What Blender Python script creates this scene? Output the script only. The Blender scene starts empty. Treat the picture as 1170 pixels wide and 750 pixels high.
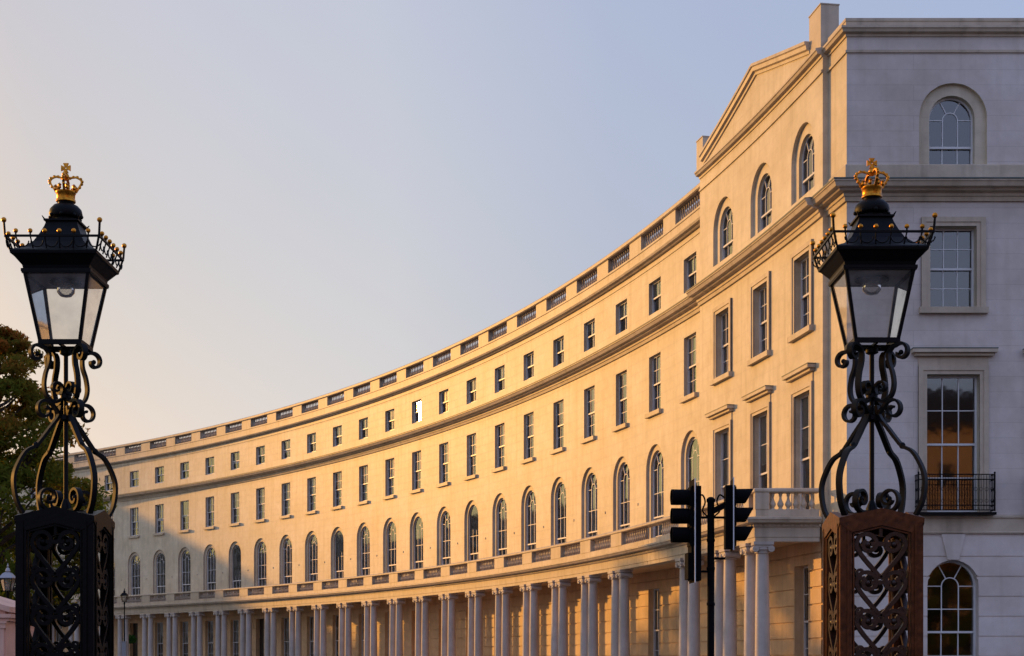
import bpy, math, random
import numpy as np
from mathutils import Vector
random.seed(7); rng = np.random.default_rng(7)
PI = math.pi
scene = bpy.context.scene
COL = scene.collection

# ------------------------------------------------------------------ helpers
class MB:
    def __init__(s): s.v = []; s.f = []; s.uv = []
    def face(s, pts, uv=None):
        n = len(s.v); s.v.extend([tuple(p) for p in pts]); s.f.append(tuple(range(n, n+len(pts))))
        s.uv.append(uv if uv else [(p[0]+p[1], p[2]) for p in pts])
    def box(s, x0, x1, y0, y1, z0, z1, T=None):
        c = [(x, y, z) for z in (z0, z1) for y in (y0, y1) for x in (x0, x1)]
        if T: c = [T(*p) for p in c]
        for q in ((0,2,3,1),(4,5,7,6),(0,1,5,4),(1,3,7,5),(3,2,6,7),(2,0,4,6)): s.face([c[i] for i in q])
    def loft(s, rings, closed=True, caps=True):
        n = len(rings[0]); base = len(s.v)
        for r in rings: s.v.extend([tuple(p) for p in r])
        for a in range(len(rings)-1):
            for k in range(n if closed else n-1):
                k2 = (k+1) % n
                q = (base+a*n+k, base+a*n+k2, base+(a+1)*n+k2, base+(a+1)*n+k)
                s.f.append(q); s.uv.append([(s.v[i][0]+s.v[i][1], s.v[i][2]) for i in q])
        if caps and closed:
            s.face(rings[0][::-1]); s.face(rings[-1])
    def lathe(s, prof, seg=12, c=(0,0,0), caps=True, sq=False):
        rings = []
        for r, z in prof:
            rings.append([(c[0]+r*math.cos(2*PI*k/seg+(PI/4 if sq else 0)), c[1]+r*math.sin(2*PI*k/seg+(PI/4 if sq else 0)), c[2]+z) for k in range(seg)])
        s.loft(rings, True, caps)
    def tube(s, pts, r, seg=8, up=None):
        pts = [Vector(p) for p in pts]; rings = []
        rr = r if hasattr(r, '__len__') else [r]*len(pts)
        prev = None
        for i, p in enumerate(pts):
            t = (pts[min(i+1, len(pts)-1)]-pts[max(i-1, 0)]).normalized()
            if prev is None:
                a = Vector((0,0,1)) if abs(t.z) < .9 else Vector((1,0,0)); n = (a-t*a.dot(t)).normalized()
            else: n = (prev-t*prev.dot(t)).normalized()
            prev = n; b = t.cross(n)
            rings.append([tuple(p+rr[i]*(n*math.cos(2*PI*k/seg)+b*math.sin(2*PI*k/seg))) for k in range(seg)])
        s.loft(rings)
    def ribbon(s, pts, nrm, w, t):
        """flat bar: w across the plane of the curve, t thick within it"""
        pts = [Vector(p) for p in pts]; nrm = Vector(nrm).normalized(); rings = []
        for i, p in enumerate(pts):
            d = (pts[min(i+1, len(pts)-1)]-pts[max(i-1, 0)]).normalized(); m = d.cross(nrm).normalized()
            rings.append([tuple(p+m*a*t/2+nrm*b*w/2) for a, b in ((-1,-1),(1,-1),(1,1),(-1,1))])
        s.loft(rings)
    def ball(s, c, r, seg=10, rings=6):
        s.lathe([(max(r*math.sin(PI*k/rings), 1e-4), -r*math.cos(PI*k/rings)) for k in range(rings+1)], seg, c, caps=False)
    def mesh(s, name):
        m = bpy.data.meshes.new(name); m.from_pydata(s.v, [], s.f)
        uvl = m.uv_layers.new(name='UVMap')
        flat = [c for f in s.uv for p in f for c in p]
        uvl.data.foreach_set('uv', flat)
        return m
def wloc(o):
    v = Vector((0,0,0))
    while o: v += o.location; o = o.parent
    return v
def link(name, mesh, mat=None, parent=None, loc=(0,0,0), rz=0, local=False, smooth=None):
    if isinstance(mesh, MB): mesh = mesh.mesh(name)
    if mat and not mesh.materials: mesh.materials.append(mat)
    if smooth:
        mesh.polygons.foreach_set('use_smooth', [True]*len(mesh.polygons)); mesh.set_sharp_from_angle(angle=math.radians(smooth))
    o = bpy.data.objects.new(name, mesh); COL.objects.link(o)
    if parent: o.parent = parent
    o.location = loc if (local or not parent) else Vector(loc)-wloc(parent)
    o.rotation_euler = (0,0,rz)
    return o
def thing(name, label, cat, loc=(0,0,0), group=None):
    o = bpy.data.objects.new(name, None); COL.objects.link(o); o.location = loc; o.empty_display_size = .5
    o['label'] = label; o['category'] = cat
    if group: o['group'] = group
    return o
def struct(name, mb, mat):
    o = link(name, mb, mat); o['kind'] = 'structure'; return o
def smoothcurve(pts, n=6):
    P = [Vector(p) for p in pts]; P = [P[0]*2-P[1]]+P+[P[-1]*2-P[-2]]; out = []
    for i in range(1, len(P)-2):
        for k in range(n):
            t = k/n; a, b, c, d = P[i-1], P[i], P[i+1], P[i+2]
            out.append(.5*((2*b)+(c-a)*t+(2*a-5*b+4*c-d)*t*t+(3*b-a-3*c+d)*t**3))
    out.append(P[-2]); return out
def spiral(c, r0, r1, a0, a1, n=22):
    """2D spiral points"""
    return [(c[0]+(r0+(r1-r0)*k/n)*math.cos(a0+(a1-a0)*k/n), c[1]+(r0+(r1-r0)*k/n)*math.sin(a0+(a1-a0)*k/n)) for k in range(n+1)]

# ------------------------------------------------------------------ materials
def newmat(name):
    m = bpy.data.materials.new(name); m.use_nodes = True; nt = m.node_tree
    return m, nt, nt.nodes['Principled BSDF'], nt.nodes.new, nt.links.new
def simple(name, col, rough=.6, metal=0, spec=.5, var=.0, scale=6, bump=0):
    m, nt, b, N, L = newmat(name)
    b.inputs['Base Color'].default_value = (*col, 1); b.inputs['Roughness'].default_value = rough
    b.inputs['Metallic'].default_value = metal; b.inputs['Specular IOR Level'].default_value = spec
    if var or bump:
        g = N('ShaderNodeNewGeometry'); n = N('ShaderNodeTexNoise'); n.inputs['Scale'].default_value = scale; n.inputs['Detail'].default_value = 6
        L(g.outputs['Position'], n.inputs['Vector'])
        if var:
            r = N('ShaderNodeValToRGB'); r.color_ramp.elements[0].position = .3; r.color_ramp.elements[1].position = .72
            r.color_ramp.elements[0].color = (*[c*(1-var) for c in col], 1); r.color_ramp.elements[1].color = (*[min(1, c*(1+var)) for c in col], 1)
            L(n.outputs['Fac'], r.inputs['Fac']); L(r.outputs['Color'], b.inputs['Base Color'])
        if bump:
            bp = N('ShaderNodeBump'); bp.inputs['Strength'].default_value = bump; bp.inputs['Distance'].default_value = .01
            L(n.outputs['Fac'], bp.inputs['Height']); L(bp.outputs['Normal'], b.inputs['Normal'])
    return m
def stucco(name, col, joints=True, bw=1.28, bh=.43, dark=.93, grime=.75, blot=.90):
    m, nt, b, N, L = newmat(name)
    b.inputs['Roughness'].default_value = .5; b.inputs['Specular IOR Level'].default_value = .5
    g = N('ShaderNodeNewGeometry')
    n1 = N('ShaderNodeTexNoise'); n1.inputs['Scale'].default_value = .55; n1.inputs['Detail'].default_value = 8; n1.inputs['Roughness'].default_value = .62
    L(g.outputs['Position'], n1.inputs['Vector'])
    mp = N('ShaderNodeMapping'); mp.inputs['Scale'].default_value = (3.2, 3.2, .16); L(g.outputs['Position'], mp.inputs['Vector'])
    n2 = N('ShaderNodeTexNoise'); n2.inputs['Scale'].default_value = 1; n2.inputs['Detail'].default_value = 5; L(mp.outputs['Vector'], n2.inputs['Vector'])
    r1 = N('ShaderNodeValToRGB'); e = r1.color_ramp.elements
    e[0].position = .3; e[1].position = .66; e[0].color = (col[0]*.82, col[1]*.79, col[2]*.74, 1); e[1].color = (*[min(1, c*1.06) for c in col], 1)
    L(n1.outputs['Fac'], r1.inputs['Fac'])
    r2 = N('ShaderNodeValToRGB'); e = r2.color_ramp.elements
    e[0].position = .28; e[1].position = .5; e[0].color = (grime, grime*.97, grime*.92, 1); e[1].color = (1, 1, 1, 1)
    L(n2.outputs['Fac'], r2.inputs['Fac'])
    mx = N('ShaderNodeMix'); mx.data_type = 'RGBA'; mx.blend_type = 'MULTIPLY'; mx.inputs['Factor'].default_value = .6
    L(r1.outputs['Color'], mx.inputs['A']); L(r2.outputs['Color'], mx.inputs['B'])
    n3 = N('ShaderNodeTexNoise'); n3.inputs['Scale'].default_value = 9; n3.inputs['Detail'].default_value = 6; L(g.outputs['Position'], n3.inputs['Vector'])
    bp = N('ShaderNodeBump'); bp.inputs['Strength'].default_value = .16; bp.inputs['Distance'].default_value = .015
    L(n3.outputs['Fac'], bp.inputs['Height'])
    out = mx.outputs['Result']
    # blotchy repainting
    n5 = N('ShaderNodeTexNoise'); n5.inputs['Scale'].default_value = 2.3; n5.inputs['Detail'].default_value = 9; n5.inputs['Roughness'].default_value = .68; L(g.outputs['Position'], n5.inputs['Vector'])
    r5 = N('ShaderNodeMapRange'); r5.inputs['From Min'].default_value = .38; r5.inputs['From Max'].default_value = .62; r5.inputs['To Min'].default_value = blot; r5.inputs['To Max'].default_value = 1.04; L(n5.outputs['Fac'], r5.inputs['Value'])
    m5 = N('ShaderNodeVectorMath'); m5.operation = 'SCALE'; L(out, m5.inputs[0]); L(r5.outputs['Result'], m5.inputs['Scale']); out = m5.outputs[0]
    if joints:   # each house of the row was painted at another time
        u5 = N('ShaderNodeUVMap'); sx = N('ShaderNodeSeparateXYZ'); L(u5.outputs['UV'], sx.inputs[0])
        dv = N('ShaderNodeMath'); dv.operation = 'MULTIPLY_ADD'; dv.inputs[1].default_value = 1/(3.839*3.5); dv.inputs[2].default_value = .31; L(sx.outputs['X'], dv.inputs[0])
        fl = N('ShaderNodeMath'); fl.operation = 'FLOOR'; L(dv.outputs[0], fl.inputs[0])
        wn = N('ShaderNodeTexWhiteNoise'); wn.noise_dimensions = '1D'; L(fl.outputs[0], wn.inputs['W'])
        rw = N('ShaderNodeMapRange'); rw.inputs['To Min'].default_value = .94; rw.inputs['To Max'].default_value = 1.03; L(wn.outputs['Value'], rw.inputs['Value'])
        m6 = N('ShaderNodeVectorMath'); m6.operation = 'SCALE'; L(out, m6.inputs[0]); L(rw.outputs['Result'], m6.inputs['Scale']); out = m6.outputs[0]
    if joints:
        uv = N('ShaderNodeUVMap'); br = N('ShaderNodeTexBrick')
        br.inputs['Scale'].default_value = 1; br.inputs['Mortar Size'].default_value = .011; br.inputs['Mortar Smooth'].default_value = .4
        br.inputs['Brick Width'].default_value = bw; br.inputs['Row Height'].default_value = bh
        br.inputs['Color1'].default_value = (1,1,1,1); br.inputs['Color2'].default_value = (.965,.96,.95,1); br.inputs['Mortar'].default_value = (dark,dark*.99,dark*.97,1)
        L(uv.outputs['UV'], br.inputs['Vector'])
        m2 = N('ShaderNodeMix'); m2.data_type = 'RGBA'; m2.blend_type = 'MULTIPLY'; m2.inputs['Factor'].default_value = 1
        L(out, m2.inputs['A']); L(br.outputs['Color'], m2.inputs['B']); out = m2.outputs['Result']
        b2 = N('ShaderNodeBump'); b2.inputs['Strength'].default_value = .3; b2.inputs['Distance'].default_value = .008; b2.invert = True
        L(br.outputs['Fac'], b2.inputs['Height']); L(bp.outputs['Normal'], b2.inputs['Normal']); L(b2.outputs['Normal'], b.inputs['Normal'])
    else: L(bp.outputs['Normal'], b.inputs['Normal'])
    L(out, b.inputs['Base Color'])
    return m
def glassmat(name, ior=1.55, rough=.02, tint=(1,1,1), dirt=0.0, boost=0.0, wob=.06):
    m, nt, b, N, L = newmat(name); nt.nodes.remove(b)
    out = nt.nodes['Material Output']
    tr = N('ShaderNodeBsdfTransparent'); tr.inputs['Color'].default_value = (*tint, 1)
    gl = N('ShaderNodeBsdfGlossy'); gl.inputs['Roughness'].default_value = rough
    g = N('ShaderNodeNewGeometry'); nz = N('ShaderNodeTexNoise'); nz.inputs['Scale'].default_value = 1.6; nz.inputs['Detail'].default_value = 2
    L(g.outputs['Position'], nz.inputs['Vector'])
    bp = N('ShaderNodeBump'); bp.inputs['Strength'].default_value = wob; bp.inputs['Distance'].default_value = .02; L(nz.outputs['Fac'], bp.inputs['Height']); L(bp.outputs['Normal'], gl.inputs['Normal'])
    fr = N('ShaderNodeFresnel'); fr.inputs['IOR'].default_value = ior
    ad = N('ShaderNodeMath'); ad.operation = 'ADD'; ad.use_clamp = True; ad.inputs[1].default_value = boost; L(fr.outputs['Fac'], ad.inputs[0])
    mx = N('ShaderNodeMixShader'); L(ad.outputs[0], mx.inputs['Fac']); L(tr.outputs[0], mx.inputs[1]); L(gl.outputs[0], mx.inputs[2])
    last = mx
    if dirt:
        df = N('ShaderNodeBsdfDiffuse'); df.inputs['Color'].default_value = (.6,.58,.54,1)
        n2 = N('ShaderNodeTexNoise'); n2.inputs['Scale'].default_value = 7; n2.inputs['Detail'].default_value = 6; L(g.outputs['Position'], n2.inputs['Vector'])
        rp = N('ShaderNodeMapRange'); rp.inputs['From Min'].default_value = .35; rp.inputs['From Max'].default_value = .75; rp.inputs['To Min'].default_value = dirt*.35; rp.inputs['To Max'].default_value = dirt*1.8
        L(n2.outputs['Fac'], rp.inputs['Value'])
        m2 = N('ShaderNodeMixShader'); L(rp.outputs['Result'], m2.inputs['Fac']); L(mx.outputs[0], m2.inputs[1]); L(df.outputs[0], m2.inputs[2]); last = m2
    L(last.outputs[0], out.inputs['Surface'])
    return m
STU = (.74, .645, .475)
M_wall = stucco('wall_stucco', STU, True)
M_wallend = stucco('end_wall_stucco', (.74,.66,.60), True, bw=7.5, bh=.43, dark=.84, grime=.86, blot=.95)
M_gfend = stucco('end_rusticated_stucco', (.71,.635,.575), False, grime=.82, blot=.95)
M_trim = stucco('trim_stucco', (.60, .50, .37), False, grime=.60)  # ochre staining, darkened further to put cornice shade into the colour
M_floor = simple('portico_flagstones', (.48,.42,.34), .8, var=.15, scale=3)
M_rust = stucco('rusticated_stucco', (.80, .545, .30), False, grime=.72)  # warm light bounced inside the portico is put into this ochre
M_col = stucco('column_stucco', (.58, .515, .455), False, grime=.78)
M_frame = simple('white_sash_paint', (.72, .72, .70), .4)
M_pane = glassmat('window_glass', 2.6, .035, (.90,.92,.92), wob=.10)
M_lglass = glassmat('lantern_glass', 1.5, .03, (.96,.95,.92), dirt=.13)
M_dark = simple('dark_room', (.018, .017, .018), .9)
M_blind = simple('cream_blind', (.80, .73, .62), .8, var=.10, scale=1.5)  # sky reflection in the upper sashes is partly put into this cream
M_lead = simple('lead_flashing', (.10, .13, .115), .55, var=.35, scale=2)
M_slate = simple('slate_roof', (.035, .032, .034), .75, spec=.2, var=.3, scale=3)
M_iron = simple('black_iron', (.0032, .0032, .0038), .48, spec=.13, var=.3, scale=14, bump=.1)
M_brown = simple('pier_brown', (.105, .029, .008), .42, spec=.2, var=.45, scale=22, bump=.35)  # reddish brown, used on the right pier only
M_scrollb = simple('dark_brown_iron', (.030, .010, .005), .36, spec=.42, var=.45, scale=22, bump=.3)
M_bblack = simple('brown_black_paint', (.0035, .0025, .002), .42, spec=.10, var=.4, scale=18, bump=.25)
M_gold = simple('gilding', (.66, .27, .028), .36, metal=1, var=.45, scale=40, bump=.2)
M_bal = stucco('shaded_balusters', (.46, .37, .29), False, grime=.6)  # darker than the trim: shade between the balusters put into the colour
M_bulb = glassmat('lamp_globe', 1.5, .05, (.95,.93,.9), dirt=.25)
M_grey = simple('grey_metal', (.35,.36,.38), .4, metal=.3)
M_white = simple('white_edge', (.75,.75,.75), .5)
M_sigblk = simple('signal_black', (.005,.005,.006), .8, spec=.06, var=.2, scale=9)

# ------------------------------------------------------------------ plan of the crescent
CX, CY, R = -130.087, 23.067, 140.924
B = .02724
TH = lambda i: .2430 + B*i
PV = .30          # pavilion breaks forward
ST = .12          # corner strip
YE = 42.43        # end wall plane
XB = 21.8         # far end of the end wall
TJ = .2298        # junction pavilion / crescent
TMX = TH(42)      # far end of the terrace
def P(th, o=0., z=0.): return (CX+(R-o)*math.cos(th), CY+(R-o)*math.sin(th), z)
def th_at_y(o, y): return math.asin((y-CY)/(R-o))
TC = th_at_y(ST, YE)
TM = .1482        # end of the pavilion's projecting front
arcmap = lambda s, z, o: P(-s/R, o, z)
endmap = lambda s, z, o: (s, YE-o, z)
S = lambda th: -th*R
NV = 24           # bays with windows of their own
NB = 42
PAVT = [.2130, .1868, .1602]      # pavilion bays
def steps(a, b, d=.0045):
    n = max(1, int(math.ceil(abs(b-a)/d))); return [a+(b-a)*k/n for k in range(n+1)]

class Op:
    def __init__(s, c, hw, zb, zt, arch=False): s.c, s.hw, s.zb, s.zt, s.arch = c, hw, zb, zt, arch   # zt = springing for an arch
    def top(s, x):
        if not s.arch: return s.zt
        d = min(abs(x-s.c), s.hw); return s.zt+math.sqrt(max(0, s.hw**2-d*d))
    def outline(s, n=14):
        c, h = s.c, s.hw
        if not s.arch: return [(c-h, s.zb), (c-h, s.zt), (c+h, s.zt), (c+h, s.zb)]
        return [(c-h, s.zb)]+[(c-h*math.cos(PI*k/n), s.zt+h*math.sin(PI*k/n)) for k in range(n+1)]+[(c+h, s.zb)]
def wall(mb, mp, s0, s1, z0, z1, ops, o=0., ds=.65, lips=0.):
    bp = {s0, s1}; n = max(1, int((s1-s0)/ds))
    for k in range(1, n): bp.add(s0+(s1-s0)*k/n)
    for q in ops:
        bp |= {q.c-q.hw, q.c+q.hw}
        if q.arch: bp |= {q.c-q.hw*math.cos(PI*k/14) for k in range(15)}
    bp = sorted(b for b in bp if s0-1e-9 <= b <= s1+1e-9)
    bp = [b for k, b in enumerate(bp) if k == 0 or b-bp[k-1] > 1e-6]
    cl = lambda z: min(max(z, z0), z1)
    for a, b in zip(bp[:-1], bp[1:]):
        m = (a+b)/2; ca = cb = z0
        def quad(a0, a1, b0, b1):
            if a1-a0 < 1e-6 and b1-b0 < 1e-6: return
            mb.face([mp(a, a0, o), mp(b, b0, o), mp(b, b1, o), mp(a, a1, o)], [(a, a0), (b, b0), (b, b1), (a, a1)])
        for q in sorted((q for q in ops if q.c-q.hw < m < q.c+q.hw), key=lambda q: q.zb):
            zb = cl(q.zb); ta, tb = cl(q.top(a)), cl(q.top(b))
            quad(ca, zb, cb, zb); ca, cb = max(ca, ta), max(cb, tb)
        quad(ca, z1, cb, z1)
        if lips:
            for z in (z0, z1):
                if any(q.c-q.hw < m < q.c+q.hw and q.zb < z < q.top(m) for q in ops): continue
                mb.face([mp(a, z, o), mp(b, z, o), mp(b, z, o-lips), mp(a, z, o-lips)])
def reveal(mb, mp, out, o0, o1, closed=True):
    n = len(out)
    for k in range(n if closed else n-1):
        (a, za), (b, zb) = out[k], out[(k+1) % n]
        mb.face([mp(a, za, o0), mp(b, zb, o0), mp(b, zb, o1), mp(a, za, o1)])
def ring(mb, mp, oa, ob, o):
    for k in range(len(oa)-1):
        q = [oa[k], oa[k+1], ob[k+1], ob[k]]
        mb.face([mp(s, z, o) for s, z in q], q)
def sweep(mb, prof, stations, caps=True):
    mb.loft([[st(o, z) for o, z in prof] for st in stations], True, caps)
def arcst(ths, base): return [(lambda o, z, t=t: P(t, base+o, z)) for t in ths]
def cornerst(base, y): return lambda o, z: P(th_at_y(base+o, y-o), base+o, z)
def linst(x, y): return lambda o, z: (x, y-o, z)

# ------------------------------------------------------------------ window meshes (shared by all copies)
def frame_mesh(w, h, cols, rows, y1=.09, door=False):
    mb = MB(); x = w/2; t = .055
    mb.box(-x, -x+t, 0, y1, 0, h); mb.box(x-t, x, 0, y1, 0, h); mb.box(-x+t, x-t, 0, y1, h-t, h); mb.box(-x+t, x-t, 0, y1, 0, .09)
    mb.box(-x+t, x-t, -.01, .05, h/2-.03, h/2+.03)
    for (z0, z1, ya) in ((.09, h/2-.03, .04), (h/2+.03, h-t, 0)):
        for k in range(1, cols):
            xx = -x+t+(w-2*t)*k/cols; mb.box(xx-.013, xx+.013, ya+.005, ya+.045, z0, z1)
        for k in range(1, rows):
            zz = z0+(z1-z0)*k/rows; mb.box(-x+t, x-t, ya+.008, ya+.042, zz-.013, zz+.013)
    return mb.mesh('sash_frame')
def pane_mesh(w, h):
    mb = MB(); x = w/2-.05
    mb.face([(-x, .07, .08), (x, .07, .08), (x, .07, h/2), (-x, .07, h/2)]); mb.face([(-x, .03, h/2), (x, .03, h/2), (x, .03, h-.05), (-x, .03, h-.05)])
    return mb.mesh('pane')
def blind_mesh(w, h, frac, y=.062):
    mb = MB(); x = w/2-.03; z = h*(1-frac); n = 9
    for k in range(n):
        a, b = -x+2*x*k/n, -x+2*x*(k+1)/n; ya, yb = y+.006*(k % 2), y+.006*((k+1) % 2)
        mb.face([(a, ya, z), (b, yb, z), (b, yb, h), (a, ya, h)])
    return mb.mesh('blind')
def curtain_mesh(w, h, y=.14):
    mb = MB(); n = 7
    for sg in (-1, 1):
        for k in range(n):
            a, b = sg*(w/2-.02-.32*w*k/n), sg*(w/2-.02-.32*w*(k+1)/n); ya, yb = y+.03*(k % 2), y+.03*((k+1) % 2)
            mb.face([(a, ya, 0), (b, yb, 0), (b, yb, h), (a, ya, h)])
    return mb.mesh('curtain')
def arch_frame_mesh(hw, hs, low=.42, rows=2, fan=True):
    """hs springing height above the sill"""
    mb = MB(); t = .055; op = Op(0, hw, 0, hs, True); inn = Op(0, hw-t, 0, hs, True); oa, ob = op.outline(), inn.outline()
    idm = lambda s, z, o: (s, -o, z)
    ring(mb, idm, oa, ob, 0); reveal(mb, idm, ob, 0, -.09, False)
    mb.box(-hw+t, hw-t, 0, .09, 0, .09)
    zm = hs*low; mb.box(-hw+t, hw-t, -.01, .06, zm-.03, zm+.03)
    r = hw/3
    for sg in (-1, 1):
        mb.box(sg*r-.014, sg*r+.014, .045, .085, .09, zm-.03); mb.box(sg*r-.014, sg*r+.014, .004, .045, zm+.03, hs)
    for k in range(1, rows):
        z = .09+(zm-.12)*k/rows; mb.box(-hw+t, hw-t, .048, .082, z-.013, z+.013)
    for k in range(1, rows+1):
        z = zm+(hs-zm)*k/rows
        if k == rows:
            mb.box(-hw+t, -r-.014, .006, .042, z-.013, z+.013); mb.box(r+.014, hw-t, .006, .042, z-.013, z+.013)
        else: mb.box(-hw+t, hw-t, .006, .042, z-.013, z+.013)
    mb.ribbon([(-r*math.cos(PI*k/12), .025, hs+r*math.sin(PI*k/12)) for k in range(13)], (0,1,0), .04, .028)
    for a in (PI*.34, PI*.66):
        mb.ribbon([(rr*math.cos(a), .025, hs+rr*math.sin(a)) for rr in (r+.01, hw-t+.01)], (0,1,0), .04, .026)
    return mb.mesh('arched_sash_frame')
def arch_pane_mesh(hw, hs, low=.42):
    mb = MB(); x = hw-.05; zm = hs*low
    mb.face([(-x, .075, .08), (x, .075, .08), (x, .075, zm), (-x, .075, zm)])
    mb.face([(x, .03, zm)]+[(x*math.cos(PI*k/16), .03, hs+x*math.sin(PI*k/16)) for k in range(17)]+[(-x, .03, zm)])
    return mb.mesh('arched_pane')
def sill_mesh(w, h=.17, proj=.14, depth=.3):
    mb = MB(); mb.box(-w/2, w/2, -proj-depth, 0, -h, 0); return mb.mesh('sill')

def place_window(parent, loc, rz, fm, pm, extra=None, tilt=0., sill=None, silly=0.):
    w = link('window', fm, M_frame, parent, loc, rz)
    p = link('pane', pm, M_pane, w, (0,0,0), 0, True); p.rotation_euler = (random.gauss(0, tilt), 0, random.gauss(0, tilt))
    if extra:
        link(extra[0], extra[1], M_blind, w, (0,0,0), 0, True)
    if sill: link('sill', sill, M_trim, w, (0, silly, 0), 0, True)
    return w

W3 = (1.34, 1.29); W2 = (1.30, 2.28); WG = (1.22, 3.35); WA = (.72, 3.49)
F3, P3 = frame_mesh(*W3, 2, 1), pane_mesh(*W3)
F2, P2 = frame_mesh(*W2, 3, 2), pane_mesh(*W2)
FG, PG = frame_mesh(*WG, 3, 2), pane_mesh(*WG)
FA, PA = arch_frame_mesh(*WA, low=.45), arch_pane_mesh(*WA, low=.45)
BL3 = [blind_mesh(*W3, f) for f in (.5, .44, .62, .3)]; BL2 = [blind_mesh(*W2, f) for f in (.5, .47, .56, .36)]
BLG = [blind_mesh(*WG, f) for f in (.5, .35)]; CUA = curtain_mesh(1.4, 3.5); CU2 = curtain_mesh(*W2); CUG = curtain_mesh(*WG)
SI2 = sill_mesh(1.62, .17, .14, .15); SI3 = sill_mesh(1.34, .06, 0.0, .28)

# ------------------------------------------------------------------ small shared pieces
def baluster(mb, x, z0, h, y=0., r=.085, seg=8):
    pr = [(.75,0),(.75,.06),(.45,.09),(.62,.14),(1,.28),(.98,.36),(.5,.55),(.36,.70),(.42,.78),(.62,.81),(.45,.86),(.7,.92),(.7,1)]
    mb.lathe([(a*r, z0+b*h) for a, b in pr], seg, (x, y, 0), caps=False)
def balrow_mesh(w, h, pitch=.225, r=.085):
    mb = MB(); n = max(1, int(w/pitch))
    for k in range(n): baluster(mb, -w/2+w*(k+.5)/n, 0, h, r=r)
    return mb.mesh('baluster_row')
def column_mesh(h=4.42, r=.222):
    mb = MB()
    mb.box(-.3, .3, -.3, .3, 0, .1)
    pr = [(.3,.1),(.31,.14),(.3,.18),(.25,.2),(.25,.22),(.27,.25),(.25,.28)]
    for k in range(9):
        t = k/8; pr.append((r*(1-.16*t**1.7), .30+(h-.30)*t))
    mb.lathe(pr, 20); return mb.mesh('column')
def capital_mesh(h=.34):
    mb = MB(); r = .19
    mb.lathe([(r,0),(r+.035,.015),(r+.035,.04),(r+.01,.05),(r+.06,.12),(r+.04,.2)], 18)
    for sx in (-1, 1):                       # scrolls run front to back
        rings = []
        for y, rr in ((-.25,.095),(-.2,.105),(-.05,.07),(.05,.07),(.2,.105),(.25,.095)):
            rings.append([(sx*.225+rr*math.cos(2*PI*k/12), y, .135+rr*math.sin(2*PI*k/12)) for k in range(12)])
        mb.loft(rings)
        for y in (-.255, .255):
            mb.lathe([(.03,0),(.03,.02)], 8, (0,0,0)) if False else mb.box(sx*.225-.025, sx*.225+.025, min(y, y*1.04), max(y, y*1.04), .11, .16)
    mb.box(-.235, .235, -.235, .235, .17, .235)
    mb.box(-.29, .29, -.27, .27, .245, h); return mb.mesh('capital')
COLM, CAPM = column_mesh(), capital_mesh()
for m in (COLM, CAPM):
    m.polygons.foreach_set('use_smooth', [True]*len(m.polygons)); m.set_sharp_from_angle(angle=math.radians(40))
def column(parent, th, o=2.12):
    c = link('column', COLM, M_col, parent, P(th, o, .17), th-PI/2)
    link('capital', CAPM, M_col, c, (0, 0, 4.42), 0, True); return c
BALP = balrow_mesh(2.5, .58, .225, .072); BALQ = balrow_mesh(2.52, .5, .205, .078)
for m in (BALP, BALQ):
    m.polygons.foreach_set('use_smooth', [True]*len(m.polygons))

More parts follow.
